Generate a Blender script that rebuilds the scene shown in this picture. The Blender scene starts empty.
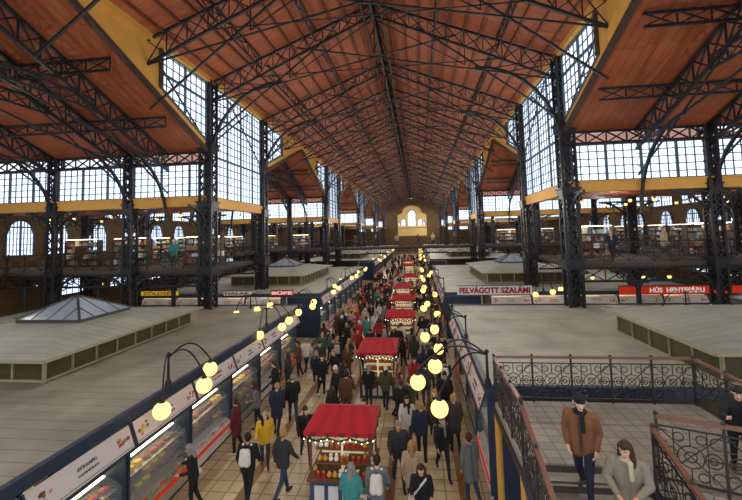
import bpy, math, random
import numpy as np
from mathutils import Vector, Matrix
random.seed(7)
sc=bpy.context.scene
col=sc.collection
Z0=7.0
XL=-12.1; XR=7.9; XC=-2.1
# ---------------------------------------------------------------- materials
def lin(c):
    if isinstance(c,str):
        c=[int(c[i:i+2],16)/255 for i in (0,2,4)]
    return tuple(((x/12.92) if x<=0.04045 else ((x+0.055)/1.055)**2.4) for x in c)
MATS={}
def mat(name,c,rough=0.6,metal=0.0,var=0.18,scale=6.0,emit=0.0,alpha=1.0,spec=0.4):
    if name in MATS: return MATS[name]
    m=bpy.data.materials.new(name); m.use_nodes=True
    nt=m.node_tree; b=nt.nodes['Principled BSDF']
    l=lin(c)
    n=nt.nodes.new('ShaderNodeTexNoise'); n.inputs['Scale'].default_value=scale; n.inputs['Detail'].default_value=4
    tc=nt.nodes.new('ShaderNodeTexCoord'); nt.links.new(tc.outputs['Object'],n.inputs['Vector'])
    r=nt.nodes.new('ShaderNodeMix'); r.data_type='RGBA'
    r.inputs[6].default_value=tuple(x*(1-var) for x in l)+(1,)
    r.inputs[7].default_value=tuple(min(1,x*(1+var)) for x in l)+(1,)
    nt.links.new(n.outputs['Fac'],r.inputs[0])
    nt.links.new(r.outputs[2],b.inputs['Base Color'])
    b.inputs['Roughness'].default_value=rough; b.inputs['Metallic'].default_value=metal
    b.inputs['Specular IOR Level'].default_value=spec
    if emit>0:
        nt.links.new(r.outputs[2],b.inputs['Emission Color']); b.inputs['Emission Strength'].default_value=emit
    if alpha<1: b.inputs['Alpha'].default_value=alpha
    MATS[name]=m; return m
def brickmat(name,c1,c2,cm,bw,rh,mortar,scale=1.0,rot=(0,0,0),rough=0.6,off=0.5,metal=0.0,blot=0.4):
    m=bpy.data.materials.new(name); m.use_nodes=True
    nt=m.node_tree; b=nt.nodes['Principled BSDF']
    tc=nt.nodes.new('ShaderNodeTexCoord'); mp=nt.nodes.new('ShaderNodeMapping')
    mp.inputs['Rotation'].default_value=rot
    nt.links.new(tc.outputs['Object'],mp.inputs['Vector'])
    t=nt.nodes.new('ShaderNodeTexBrick'); nt.links.new(mp.outputs[0],t.inputs['Vector'])
    t.offset=off
    t.inputs['Color1'].default_value=lin(c1)+(1,); t.inputs['Color2'].default_value=lin(c2)+(1,); t.inputs['Mortar'].default_value=lin(cm)+(1,)
    t.inputs['Scale'].default_value=scale; t.inputs['Brick Width'].default_value=bw; t.inputs['Row Height'].default_value=rh
    t.inputs['Mortar Size'].default_value=mortar
    n=nt.nodes.new('ShaderNodeTexNoise'); n.inputs['Scale'].default_value=0.8; n.inputs['Detail'].default_value=5
    nt.links.new(tc.outputs['Object'],n.inputs['Vector'])
    mx=nt.nodes.new('ShaderNodeMix'); mx.data_type='RGBA'; mx.blend_type='MULTIPLY'; mx.inputs[0].default_value=blot
    nt.links.new(t.outputs['Color'],mx.inputs[6])
    rp=nt.nodes.new('ShaderNodeValToRGB'); rp.color_ramp.elements[0].color=(.5,.5,.5,1); rp.color_ramp.elements[1].color=(1.3,1.3,1.3,1)
    rp.color_ramp.elements[0].position=0.3; rp.color_ramp.elements[1].position=0.7
    nt.links.new(n.outputs['Fac'],rp.inputs[0]); nt.links.new(rp.outputs[0],mx.inputs[7])
    nt.links.new(mx.outputs[2],b.inputs['Base Color'])
    b.inputs['Roughness'].default_value=rough; b.inputs['Metallic'].default_value=metal
    MATS[name]=m; return m
iron=mat('iron','252427',0.5,0.2,0.3)
bronze=mat('iron_bronze','3d3936',0.45,0.35,0.3)
ironb=mat('iron_brown','4a3a34',0.5,0.2,0.3)
purl=mat('purlin_paint','6e3c26',0.6,0,0.2)
yel=mat('yellow_plaster','cf9a48',0.7,0,0.12,2)
wallm=mat('outer_wall_paint','6f5538',0.8,0,0.25,1.0)
cream=mat('cream_plaster_glow','eccb82',0.7,0,0.1,2,emit=.05)  # faint emission put into the plaster to brighten the far end wall
navy=mat('navy_paint','2a384e',0.5,0,0.15)
white=mat('white_panel','e6e6e4',0.5,0,0.05)
signw=mat('sign_panel_white','ddd2d0',0.5,0,0.05)
steel=mat('steel','a9adb0',0.35,0.6,0.1)
redc=mat('red_canopy','b81e2a',0.7,0,0.2,4)
darkw=mat('dark_wall','4a4038',0.8,0,0.3,1.5)
pane=mat('window_light','cfe0f5',0.4,0,0.1,0.4,emit=1.45)
mull=mat('mullion','4c525c',0.6,0,0.1)
gl=mat('case_glass','cfe0e6',0.08,0,0.02,alpha=0.2)
skyg=mat('skylight_glass','9aa8b3',0.2,0,0.15,1.0)
band=mat('lantern_glass','4d4628',0.25,0,0.7,1.2)
frame=mat('lantern_frame','4a4a44',0.5,0.3,0.2)
lframe=mat('lantern_mullion','9c9474',0.6,0,0.1)
glow=mat('globe_glow','ffd982',0.4,0,0.03,emit=1.35)
strip=mat('shop_light','ffebc0',0.4,0,0.02,emit=5.0)
woodc=brickmat('ceiling_boards','ab5a32','a2542d','82432a',3.0,0.42,0.02,rough=0.65)
woodt=brickmat('ceiling_boards_cross','9c522e','934b29','743a23',3.0,0.42,0.02,rot=(0,0,math.pi/2),rough=0.65)
roofL=brickmat('roof_sheet_grey','959080','8e8978','737062',60,0.4,0.014,rough=0.6,blot=.55)
roofR=brickmat('roof_sheet_pale','aeb1a0','a8ab9a','90937f',60,0.4,0.014,rough=0.6,blot=.55)
roofG=brickmat('roof_sheet_green','a0a697','9aa091','838a7c',60,0.4,0.018,rough=0.6)
tile=brickmat('stone_tiles','a39b8d','958d7f','726c62',0.27,0.27,0.012,off=0.0,rough=0.5)
def floormat():
    m=brickmat('hall_floor','cdbd9c','bfae8b','8a7a5e',0.5,0.5,0.02,off=0.0,rough=0.35)
    nt=m.node_tree; b=nt.nodes['Principled BSDF']
    src=b.inputs['Base Color'].links[0].from_socket
    tc=nt.nodes.new('ShaderNodeTexCoord'); sp=nt.nodes.new('ShaderNodeSeparateXYZ'); nt.links.new(tc.outputs['Object'],sp.inputs[0])
    w=nt.nodes.new('ShaderNodeMath'); w.operation='PINGPONG'; w.inputs[1].default_value=1.0; nt.links.new(sp.outputs[0],w.inputs[0])
    g=nt.nodes.new('ShaderNodeMath'); g.operation='GREATER_THAN'; g.inputs[1].default_value=0.86; nt.links.new(w.outputs[0],g.inputs[0])
    mx=nt.nodes.new('ShaderNodeMix'); mx.data_type='RGBA'; mx.inputs[7].default_value=lin('84603c')+(1,)
    nt.links.new(g.outputs[0],mx.inputs[0]); nt.links.new(src,mx.inputs[6]); nt.links.new(mx.outputs[2],b.inputs['Base Color'])
    return m
floorm=floormat()
# ---------------------------------------------------------------- mesh builder
class MB:
    def __init__(s): s.v=[]; s.f=[]; s.m=[]
    def add(s,vs,fs,m=0):
        o=len(s.v); s.v+= [tuple(x) for x in vs]
        for f in fs: s.f.append([i+o for i in f]); s.m.append(m)
    def box(s,c,d,m=0):
        x,y,z=c; a,b,h=d[0]/2,d[1]/2,d[2]/2
        s.add([(x-a,y-b,z-h),(x+a,y-b,z-h),(x+a,y+b,z-h),(x-a,y+b,z-h),(x-a,y-b,z+h),(x+a,y-b,z+h),(x+a,y+b,z+h),(x-a,y+b,z+h)],
              [(0,3,2,1),(4,5,6,7),(0,1,5,4),(1,2,6,5),(2,3,7,6),(3,0,4,7)],m)
    def beam(s,p,q,w,h=None,m=0):
        h=h or w; p=Vector(p); q=Vector(q); d=(q-p)
        if d.length<1e-6: return
        d.normalize(); up=Vector((0,0,1)) if abs(d.z)<0.95 else Vector((0,1,0))
        a=d.cross(up).normalized(); b=a.cross(d).normalized(); a*=w/2; b*=h/2
        s.add([p-a-b,p+a-b,p+a+b,p-a+b,q-a-b,q+a-b,q+a+b,q-a+b],[(0,1,2,3),(7,6,5,4),(0,4,5,1),(1,5,6,2),(2,6,7,3),(3,7,4,0)],m)
    def cyl(s,p,q,r1,r2=None,n=10,m=0):
        r2=r1 if r2 is None else r2; p=Vector(p); q=Vector(q); d=(q-p).normalized()
        up=Vector((0,0,1)) if abs(d.z)<0.95 else Vector((0,1,0)); a=d.cross(up).normalized(); b=a.cross(d).normalized()
        vs=[];fs=[]
        for i in range(n):
            t=2*math.pi*i/n; vs.append(p+(a*math.cos(t)+b*math.sin(t))*r1)
        for i in range(n):
            t=2*math.pi*i/n; vs.append(q+(a*math.cos(t)+b*math.sin(t))*r2)
        for i in range(n): fs.append((i,(i+1)%n,n+(i+1)%n,n+i))
        fs.append(tuple(range(n))[::-1]); fs.append(tuple(range(n,2*n))); s.add(vs,fs,m)
    def sph(s,c,r,m=0,seg=12,ring=8,sc=(1,1,1)):
        vs=[(c[0],c[1],c[2]+r*sc[2])];fs=[]
        for i in range(1,ring):
            ph=math.pi*i/ring
            for j in range(seg):
                t=2*math.pi*j/seg; vs.append((c[0]+r*sc[0]*math.sin(ph)*math.cos(t),c[1]+r*sc[1]*math.sin(ph)*math.sin(t),c[2]+r*sc[2]*math.cos(ph)))
        vs.append((c[0],c[1],c[2]-r*sc[2])); L=len(vs)-1
        for j in range(seg):
            fs.append((0,1+j,1+(j+1)%seg)); fs.append((L,L-seg+(j+1)%seg,L-seg+j))
        for i in range(ring-2):
            for j in range(seg):
                a=1+i*seg+j; b=1+i*seg+(j+1)%seg; fs.append((a,a+seg,b+seg,b))
        s.add(vs,fs,m)
    def path(s,pts,w,h=None,m=0):
        for a,b in zip(pts[:-1],pts[1:]): s.beam(a,b,w,h,m)
    def lattice(s,p,q,off,n,cw=0.12,ww=0.06,m=0,x=True):
        p=Vector(p);q=Vector(q);o1=Vector(off[0]) if isinstance(off[0],(tuple,list,Vector)) else Vector(off)
        o2=Vector(off[1]) if isinstance(off[0],(tuple,list,Vector)) else o1
        s.beam(p,q,cw,m=m); s.beam(p+o1,q+o2,cw,m=m)
        for i in range(n):
            a=p.lerp(q,i/n); b=p.lerp(q,(i+1)/n); c=a+o1.lerp(o2,i/n); d=b+o1.lerp(o2,(i+1)/n)
            s.beam(a,d,ww,m=m)
            if x: s.beam(c,b,ww,m=m)
            s.beam(b,d,ww,m=m)
    def obj(s,name,mats,smooth=False,loc=(0,0,0)):
        me=bpy.data.meshes.new(name); me.from_pydata(s.v,[],s.f)
        for k in mats: me.materials.append(k)
        me.polygons.foreach_set('material_index',s.m)
        if smooth: me.polygons.foreach_set('use_smooth',[True]*len(s.f))
        me.update(); o=bpy.data.objects.new(name,me); col.objects.link(o); o.location=loc; return o
def tag(o,label,cat,group=None,kind=None):
    o['label']=label; o['category']=cat
    if group: o['group']=group
    if kind: o['kind']=kind
    return o
def st(o): o['kind']='structure'; return o
def clone(o,loc=None,rotz=None,parent=None):
    c=o.copy(); col.objects.link(c)
    if parent is not None: c.parent=parent
    if loc is not None: c.location=loc
    if rotz is not None: c.rotation_euler=(0,0,rotz)
    for k in o.children: clone(k,parent=c)
    return c
def child(o,p,label=None):
    o.parent=p
    if label: o['label']=label
    return o
def textmesh(s,size,m,name='lettering',w=None,off=.006):
    cu=bpy.data.curves.new('t','FONT'); cu.body=s; cu.size=size; cu.align_x='CENTER'; cu.align_y='CENTER'; cu.extrude=0.008; cu.offset=off
    t=bpy.data.objects.new('t',cu); col.objects.link(t); bpy.context.view_layer.update()
    me=bpy.data.meshes.new_from_object(t.evaluated_get(bpy.context.evaluated_depsgraph_get()))
    bpy.data.objects.remove(t); me.materials.clear(); me.materials.append(m); me.name=name
    if w and len(me.vertices):
        xs=[v.co.x for v in me.vertices]; k=w/(max(xs)-min(xs))
        for v in me.vertices: v.co.x*=k
    o=bpy.data.objects.new(name,me); col.objects.link(o); return o
# ---------------------------------------------------------------- setting
b=MB(); b.box((-1.5,72,-0.1),(62,168,0.2)); st(b.obj('floor',[floorm]))
EH=9.3; RH=13.4; VAL=5.1
def ceilplane(pts,name,m):
    b=MB(); b.add(pts,[(0,1,2,3)]); return st(b.obj(name,[m]))
Y0=-8; Y1=152
ceilplane([(XL,Y0,Z0+EH),(XC,Y0,Z0+RH),(XC,Y1,Z0+RH),(XL,Y1,Z0+EH)],'ceiling',woodc)
ceilplane([(XR,Y0,Z0+EH),(XC,Y0,Z0+RH),(XC,Y1,Z0+RH),(XR,Y1,Z0+EH)],'ceiling',woodc)
XLO=-31; XRO=28
wide=[(0,22),(30,52),(60,82),(90,112),(120,142)]
narrow=[(-8,0),(22,30),(52,60),(82,90),(112,120),(142,152)]
for (a,c) in wide:
    mid=(a+c)/2
    for (x0,x1) in ((XLO,XL),(XR,XRO)):
        ceilplane([(x0,a,Z0+VAL),(x1,a,Z0+VAL),(x1,mid,Z0+EH),(x0,mid,Z0+EH)],'ceiling',woodt)
        ceilplane([(x0,c,Z0+VAL),(x1,c,Z0+VAL),(x1,mid,Z0+EH),(x0,mid,Z0+EH)],'ceiling',woodt)
for (a,c) in narrow:
    for (x0,x1) in ((XLO,XL),(XR,XRO)):
        ceilplane([(x0,a,Z0+2.1),(x1,a,Z0+2.1),(x1,c,Z0+2.1),(x0,c,Z0+2.1)],'ceiling',woodt)
for nm,x in (('wall_left',XLO),('wall_right',XRO)):
    b=MB(); b.box((x,72,6.0),(0.3,160,12.0))
    st(b.obj(nm,[wallm]))
b=MB(); b.box((-1.5,152.2,9.5),(60,0.4,21)); st(b.obj('wall_back',[wallm]))
wn=[0]
def window(polyfn,u0,u1,z0,z1,place,du=0.5,dz=0.5):
    wn[0]+=1; b=MB(); n=max(1,int(round((u1-u0)/du)))
    us=[u0+(u1-u0)*i/n for i in range(n+1)]
    for a,c in zip(us[:-1],us[1:]):
        la,ha=polyfn(a); lc,hc=polyfn(c)
        b.add([place(a,la,0),place(c,lc,0),place(c,hc,0),place(a,ha,0)],[(0,1,2,3)],0)
    for i,u in enumerate(us):
        l,h=polyfn(u); b.beam(place(u,l,.05),place(u,h,.05),0.11 if i%4==0 else 0.045,m=1)
    z=z0
    k=0
    while z<=z1+1e-3:
        for a,c in zip(us[:-1],us[1:]):
            la,ha=polyfn(a); lc,hc=polyfn(c)
            if z>=min(la,lc)-1e-3 and z<=max(ha,hc)+1e-3: b.beam(place(a,z,.05),place(c,z,.05),0.11 if k%5==0 else 0.045,m=1)
        z+=dz; k+=1
    for a,c in zip(us[:-1],us[1:]):
        b.beam(place(a,polyfn(a)[0],.05),place(c,polyfn(c)[0],.05),0.14,m=1); b.beam(place(a,polyfn(a)[1],.05),place(c,polyfn(c)[1],.05),0.12,m=1)
    return st(b.obj('window_%d'%wn[0],[pane,mull]))
trn=[0]
def trim(b,mats):
    trn[0]+=1; return st(b.obj('trim_%d'%trn[0],mats))
for side,x in ((1,XL),(-1,XR)):
    P=lambda u,z,off,x=x,side=side:(x+side*off,u,Z0+z)
    for (a,c) in narrow:
        window(lambda u:(2.4,EH-0.1),a+0.35,c-0.35,2.4,EH-0.1,P)
        b=MB(); b.box((x,(a+c)/2,Z0+2.1),(0.4,c-a,0.6)); trim(b,[yel])
    for (a,c) in wide:
        mid=(a+c)/2; sl=(EH-VAL)/(mid-a)
        window(lambda u:(VAL+.45+sl*(u-a),EH-0.1),a+0.35,a+4.6,VAL+.45,EH-.1,P)
        window(lambda u:(VAL+.45+sl*(c-u),EH-0.1),c-4.6,c-0.35,VAL+.45,EH-.1,P)
        b=MB()
        for s in (1,-1):
            e=a if s==1 else c
            q=[(e,VAL-.1),(e,VAL+.4),(e+s*4.6,VAL+.4+sl*4.6),(e+s*4.6,EH),(mid,EH),(mid,EH-.1)]
            b.add([P(u,z,.08) for u,z in q],[(0,1,2,3,4,5)],0); b.add([P(u,z,-.08) for u,z in q],[(0,1,2,3,4,5)],0)
            b.beam(P(e,VAL-.1,.1),P(mid,EH-.15,.1),0.2,0.2,1)
            b.beam(P(e+s*4.6,VAL+.4+sl*4.6,.1),P(e+s*4.6,EH,.1),0.2,0.2,1)
        trim(b,[yel,ironb])
    b=MB(); b.box((x+side*0.1,72,Z0+EH+0.02),(0.5,160,0.3)); trim(b,[yel])
for (a,c) in narrow[1:]:
    for s,xa,xb in ((1,XLO,XL),(2,XR,XRO)):
        P=lambda u,z,off,a=a:(u,a-off,Z0+z)
        xs=[XL,-17,-22,-27,XLO] if s==1 else [XR,14.8,21.5,XRO]
        for u,v in zip(xs[:-1],xs[1:]):
            u,v=min(u,v),max(u,v)
            window(lambda q:(2.45,4.4),u+.25,v-.25,2.45,4.4,P,du=0.42,dz=0.39)
        b=MB(); b.box(((xa+xb)/2,a,Z0+2.15),(xb-xa,0.35,0.5)); b.box(((xa+xb)/2,a-.2,Z0+2.42),(xb-xa,0.15,0.08)); trim(b,[yel])
        b=MB(); b.lattice((xa,a-.1,Z0+4.45),(xb,a-.1,Z0+4.45),(0,0,.6),20,.12,.07); trim(b,[iron])
for x,side in ((XLO,1),(XRO,-1)):
    P=lambda u,z,off,x=x,side=side:(x+side*(.2+off),u,Z0+z)
    for (a,c) in wide[:3]:
        for k in range(4):
            y=a+2.7+k*5.5
            window(lambda u:(2.3,4.7),y-2,y+2,2.3,4.7,P,du=.5)
            window(lambda u:(-4.6,-2.9),y-1.2,y+1.2,-4.6,-2.9,P,du=.6)
    for y in [24.2,27.8]+[31+k*4.4 for k in range(5)]+[54.2,57.8,63,68,73]:
        window(lambda u:(-1.0,.7+math.sqrt(max(0,1.21-(u-y)**2))),y-1.1,y+1.1,-1.0,1.6,P,du=.275,dz=.45)
b=MB(); y=151.85; hw=5.4
pts=[(XC-hw,6),(XC+hw,6),(XC+hw,14.0),(XC+hw-1.2,14.4)]+[(XC+3.6*math.cos(t),14.9+2.6*math.sin(t)) for t in [i*math.pi/12 for i in range(13)]]+[(XC-hw+1.2,14.4),(XC-hw,14.0)]
b.add([(p[0],y,p[1]) for p in pts],[tuple(range(len(pts)))],0); b.path([(p[0],y-.15,p[1]) for p in pts[2:]],.3,.3,1); b.box((XC,y-.1,9.0),(2*hw,.3,.4),1)
trim(b,[cream,yel])
def archwin(cx,w,z0,zs):
    wn[0]+=1; b=MB(); y=151.6; n=14; r=w/2
    pts=[(cx-r,z0),(cx+r,z0)]+[(cx+r*math.cos(math.pi*i/n),zs+r*math.sin(math.pi*i/n)) for i in range(n+1)]
    b.add([(p[0],y,p[1]) for p in pts],[tuple(range(len(pts)))],0)
    for k in (-.33,0,.33): b.beam((cx+k*w,y-.1,z0),(cx+k*w,y-.1,zs+r*math.sqrt(1-(2*k)**2)),.1,m=1)
    z=z0
    while z<zs+.5: b.beam((cx-r,y-.1,z),(cx+r,y-.1,z),.08,m=1); z+=1.2
    b.path([(p[0],y-.1,p[1]) for p in pts[1:]],.2,.2,1)
    st(b.obj('window_%d'%wn[0],[pane,ironb]))
archwin(XC,2.9,9.8,14.2)
for s in (-1,1):
    archwin(XC+s*3.1,1.6,9.8,11.7); archwin(XC+s*4.65,.7,9.8,10.9)
    archwin(XC+s*14,3,8,10.5); archwin(XC+s*19,3,8,10.5)
# ---------------------------------------------------------------- iron structure
def truss_nave(col_br):
    b=MB(); W=10.0; hr=RH-EH
    for s in (-1,1):
        b.lattice((s*W,0,EH-.15),(0,0,RH-.2),[(0,0,-1.15),(0,0,-.7)],10,.12,.045)
        b.beam((s*W,0,EH-1.3),(-s*4.5,0,EH+hr*.55-.6),.07)
        b.beam((s*W*.98,0,EH-3.4),(s*2.4,0,EH+hr*.76-.8),.085)
        b.beam((s*5,0,EH+hr*.5-1.2),(s*5,0,EH-.1),.05)
        b.beam((s*5,0,EH-.1),(0,0,RH-1.1),.05)
        if col_br:
            pts=[(s*(W-.1-4.4*(1-math.cos(t))),0,EH-5.1+4.8*math.sin(t)) for t in [i*math.pi/2/8 for i in range(9)]]
            b.path(pts,.15)
            for k in range(1,8): b.beam(pts[k],(s*W,0,pts[k][2]+.3),.045)
    b.beam((0,0,RH-.3),(0,0,EH+1.0),.06); b.beam((-7.2,0,EH+.1),(7.2,0,EH+.1),.05)
    return b.obj('roof_truss',[iron])
tA=truss_nave(True); tB=truss_nave(False)
ys=[]
for (a,c) in wide: ys+=[(a,1),(a+5.5,0),(a+11,0),(a+16.5,0),(c,1)]
used={}
for y,k in ys:
    src=tA if k else tB
    if src not in used: o=src; used[src]=1; o.location=(XC,y,Z0)
    else: o=clone(src,(XC,y,Z0))
    tag(o,'dark riveted iron roof truss under orange-brown boarded nave ceiling','roof truss','nave roof trusses')
b=MB()
b.lattice((0,0,RH-.25),(0,30,RH-.25),(0,0,-1.1),16,.13,.07)
for s in (-1,1): b.lattice((s*.5,0,RH-1.35),(s*.5,30,RH-1.35),(-s*.5,0,1.05),16,.09,.05,x=False)
rg=b.obj('ridge_girder',[iron])
for i in range(5):
    o=rg if i==0 else clone(rg)
    o.location=(XC,-8+i*30,Z0)
    tag(o,'dark lattice girder running below the roof ridge','girder','ridge girders')
b=MB(); b.lattice((0,0,0),(0,30,0),(0,0,-.65),16,.08,.04); pg=b.obj('purlin_girder',[iron]); fst=True
for sx in (-6.7,-3.4,3.4,6.7):
    for i in range(5):
        o=pg if fst else clone(pg); fst=False
        o.location=(XC+sx,-8+i*31,Z0+RH-abs(sx)/10*(RH-EH)-.15)
        tag(o,'dark lattice purlin running along the nave roof slope','girder','purlin girders')
b=MB(); b.beam((0,0,0),(0,160,0),.07,.14); pu=b.obj('purlin',[purl]); fst=True
for k in range(1,12):
    for s in (-1,1):
        if k in (4,8): continue
        d=k*10/12; o=pu if fst else clone(pu); fst=False
        o.location=(XC+s*d,-8,Z0+RH-d/10*(RH-EH)-.12); tag(o,'red-brown painted roof purlin','purlin','roof purlins')
def truss_gable():
    b=MB(); hr=EH-VAL
    for s in (-1,1):
        b.lattice((0,s*11,VAL-.1),(0,0,EH-.15),[(0,0,-.95),(0,0,-.95)],12,.13,.06)
        b.beam((0,s*11,VAL-1),(0,-s*4,EH-2.4),.085)
        b.beam((0,s*11,VAL-2.4),(0,s*4,EH-2.6),.07)
        b.beam((0,s*5.5,EH-hr*.5-.8),(0,s*5.5,VAL+.9),.06)
        pts=[(0,s*(10.9-3.8*(1-math.cos(t))),VAL-4.4+4.1*math.sin(t)) for t in [i*math.pi/2/8 for i in range(9)]]
        b.path(pts,.13)
        for k in range(1,8): b.beam(pts[k],(0,s*11,pts[k][2]+.2),.045)
    b.lattice((0,-5.5,VAL+.9),(0,5.5,VAL+.9),(0,0,.5),12,.09,.05); b.beam((0,0,EH-.3),(0,0,VAL+1.3),.08)
    return b.obj('aisle_truss',[iron])
tg=truss_gable(); fst=True
for wi,(a,c) in enumerate(wide[:4]):
    for x in ([-14.6,-17,-22,-27] if wi<2 else [-17,-22])+([11.4,14.8,21.5] if wi<2 else [14.8,21.5]):
        o=tg if fst else clone(tg); fst=False; o.location=(x,(a+c)/2,Z0)
        tag(o,'dark iron lattice truss below an orange-brown gabled aisle ceiling','roof truss','aisle roof trusses')
b=MB(); b.lattice((0,0,0),(18,0,0),(0,0,-.5),16,.09,.045); ag=b.obj('aisle_purlin_girder',[iron]); fst=True
for (a,c) in wide[:3]:
    for t in (.15,.32,.5,.68,.85):
        for x in (XLO+.4,XR+.4):
            o=ag if fst else clone(ag); fst=False
            z=VAL+(EH-VAL)*(1-abs(t-.5)*2); o.location=(x,a+(c-a)*t,Z0+z-.12)
            tag(o,'dark iron lattice purlin below the aisle ceiling','girder','aisle purlins')
def column(h,w,nst):
    b=MB(); r=w/2
    for sx in (-1,1):
        for sy in (-1,1): b.box((sx*r,sy*r,h/2),(.12,.12,h))
    n=int(h/ (w*1.05)); dz=h/n
    for i in range(n):
        z=i*dz
        for s in (-1,1):
            b.beam((-r,s*r,z),(r,s*r,z+dz),.06); b.beam((r,s*r,z),(-r,s*r,z+dz),.06)
            b.beam((s*r,-r,z),(s*r,r,z+dz),.06); b.beam((s*r,r,z),(s*r,-r,z+dz),.06)
    b.box((0,0,.5),(w*1.5,w*1.5,1.0)); b.box((0,0,1.06),(w*1.3,w*1.3,.12))
    for z in nst:
        b.box((0,0,z),(w*1.3,w*1.3,.3)); b.box((0,0,z+.2),(w*1.5,w*1.5,.08)); b.box((0,0,z-.24),(w*1.15,w*1.15,.16))
    b.box((0,0,h/2),(w*.4,w*.4,h))
    return b.obj('iron_column',[iron])
def bracketmb(s,axis,r,z,thick=.09):
    b=MB()
    U=(lambda u,zz:(u*s,0,zz)) if axis=='x' else (lambda u,zz:(0,u*s,zz))
    pts=[U(r*(1-math.cos(t)),z-r+r*math.sin(t)) for t in [i*math.pi/2/8 for i in range(9)]]
    b.path(pts,thick); b.beam(U(0,z),U(r,z),thick*.8)
    for cu,rr in ((.32*r,.22*r),(.66*r,.12*r)):
        cz=z-rr*1.1
        ring=[U(cu+rr*math.cos(q),cz+rr*math.sin(q)) for q in [i*math.pi/5 for i in range(11)]]
        b.path(ring,.05)
    for k in range(1,7): b.beam(U(0.02,pts[k][2]),pts[k],.04)
    return b
nave=column(Z0+EH,.68,[5.2,8.9,12.3]); side=column(Z0+VAL,.5,[5.2,8.9])
def addbr(o,z,dirs,r):
    for (s,ax) in dirs:
        c=bracketmb(s,ax,r,z,.11).obj('arch_bracket',[iron]); child(c,o)
addbr(nave,8.8,[(1,'y'),(-1,'y')],2.0); addbr(nave,4.9,[(1,'y'),(-1,'y')],1.8)
for s in (-1,1):
    bb=MB(); bb.beam((0,0,Z0+5.4),(0,s*5.5,Z0+EH-.3),.1); bb.beam((0,s*5.5,Z0+EH-.3),(0,s*5.5,Z0+EH-.9),.06); child(bb.obj('brace',[iron]),nave)
addbr(side,8.8,[(1,'x'),(-1,'x')],2.0); addbr(side,4.9,[(1,'x'),(-1,'x')],1.8)
cy=[22,30,52,60,82,90,112,120,142]
f1=f2=True
for y in cy:
    for x in (XL,XR):
        o=nave if f1 else clone(nave); f1=False; o.location=(x,y,0)
        tag(o,'tall black riveted lattice iron column with arched brackets','column','nave columns')
    for x in (-17,-22,-27,14.8,21.5):
        if y>95: continue
        o=side if f2 else clone(side); f2=False; o.location=(x,y,0)
        tag(o,'black lattice iron column carrying the gallery and aisle roof','column','aisle columns')
b=MB(); b.cyl((0,0,0),(0,0,4.6),.14,.12,10); b.cyl((0,0,0),(0,0,.4),.24,.2,10); b.cyl((0,0,4.3),(0,0,4.7),.14,.3,10); tp=b.obj('gallery_post',[iron])
for ax in (1,-1): child(bracketmb(ax,'x',1.3,4.7,.08).obj('arch_bracket',[iron]),tp)
f=True
for y in (22.6,52.6):
    for x in (-14.6,-19.5,-24.5,11.3,18.2):
        o=tp if f else clone(tp); f=False; o.location=(x,y,0)
        tag(o,'slim black cast iron post holding up the gallery edge','column','gallery posts')
# ---------------------------------------------------------------- galleries and railings
def railing(L,panel=1.1,h=1.05,fancy=True,zs=0.0,name='gallery_railing',hm=None,im=None):
    b=MB(); n=max(1,int(round(L/panel))); dx=L/n; Z=lambda x:zs*x/L
    for i in range(n+1):
        x=i*dx; b.box((x,0,Z(x)+h/2),(.04,.04,h)); b.sph((x,0,Z(x)+h+.04),.035,0,8,6)
    b.beam((0,0,Z(0)+.1),(L,0,Z(L)+.1),.03); b.beam((0,0,Z(0)+h-.14),(L,0,Z(L)+h-.14),.022)
    for i in range(n):
        x=i*dx; z0=Z(x); z1=Z(x+dx); zm=(z0+z1)/2; cx=x+dx/2
        if fancy:
            w_=.015
            b.beam((x,0,z0+.1),(x+dx,0,z1+h-.14),w_); b.beam((x,0,z0+h-.14),(x+dx,0,z1+.1),w_)
            def ring(c,cz,r,k=12,a0=0,a1=2*math.pi):
                b.path([(c+r*math.cos(a0+(a1-a0)*j/k),0,cz+r*math.sin(a0+(a1-a0)*j/k)) for j in range(k+1)],w_)
            ring(cx,zm+.5,.17); ring(cx,zm+.5,.08,8)
            for sx in (-1,1):
                ring(cx+sx*dx*.33,zm+.5+sx*(z1-z0)*.33,.11,10); ring(cx+sx*dx*.33,zm+.5+sx*(z1-z0)*.33,.05,8); ring(cx+sx*dx*.17,zm+.78,.07,8); ring(cx+sx*dx*.17,zm+.22,.07,8)
                ring(cx+sx*dx*.4,zm+.24+sx*(z1-z0)*.4,.09,10,0,4.2); ring(cx+sx*dx*.4,zm+.76+sx*(z1-z0)*.4,.09,10,1,5.2)
                b.beam((cx+sx*dx*.25,0,zm+.1+sx*(z1-z0)*.25),(cx+sx*dx*.25,0,zm+h-.14+sx*(z1-z0)*.25),w_)
            b.beam((cx,0,zm+.1),(cx,0,zm+.33),w_); b.beam((cx,0,zm+.67),(cx,0,zm+h-.14),w_)
            b.beam((x,0,z0+.5),(cx-.17,0,zm+.5),w_); b.beam((cx+.17,0,zm+.5),(x+dx,0,z1+.5),w_)
        else:
            b.beam((x,0,.1),(x+dx,0,h-.14),.035); b.beam((x,0,h-.14),(x+dx,0,.1),.035)
            b.path([(cx+.2*math.cos(j*math.pi/4),0,.5+.2*math.sin(j*math.pi/4)) for j in range(9)],.028)
    o=b.obj(name,[im or iron])
    c=MB(); c.beam((0,0,Z(0)+h),(L,0,Z(L)+h),.075,.05); child(c.obj('handrail',[hm or iron]),o)
    return o
def deck(x0,x1,y0,y1):
    b=MB(); b.box(((x0+x1)/2,(y0+y1)/2,5.1),(x1-x0,y1-y0,.2),0); b.box(((x0+x1)/2,(y0+y1)/2,4.93),(x1-x0-.2,y1-y0-.2,.16),1)
    o=b.obj('gallery_deck',[darkw,iron]); return tag(o,'dark gallery floor slab on iron beams','gallery')
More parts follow.
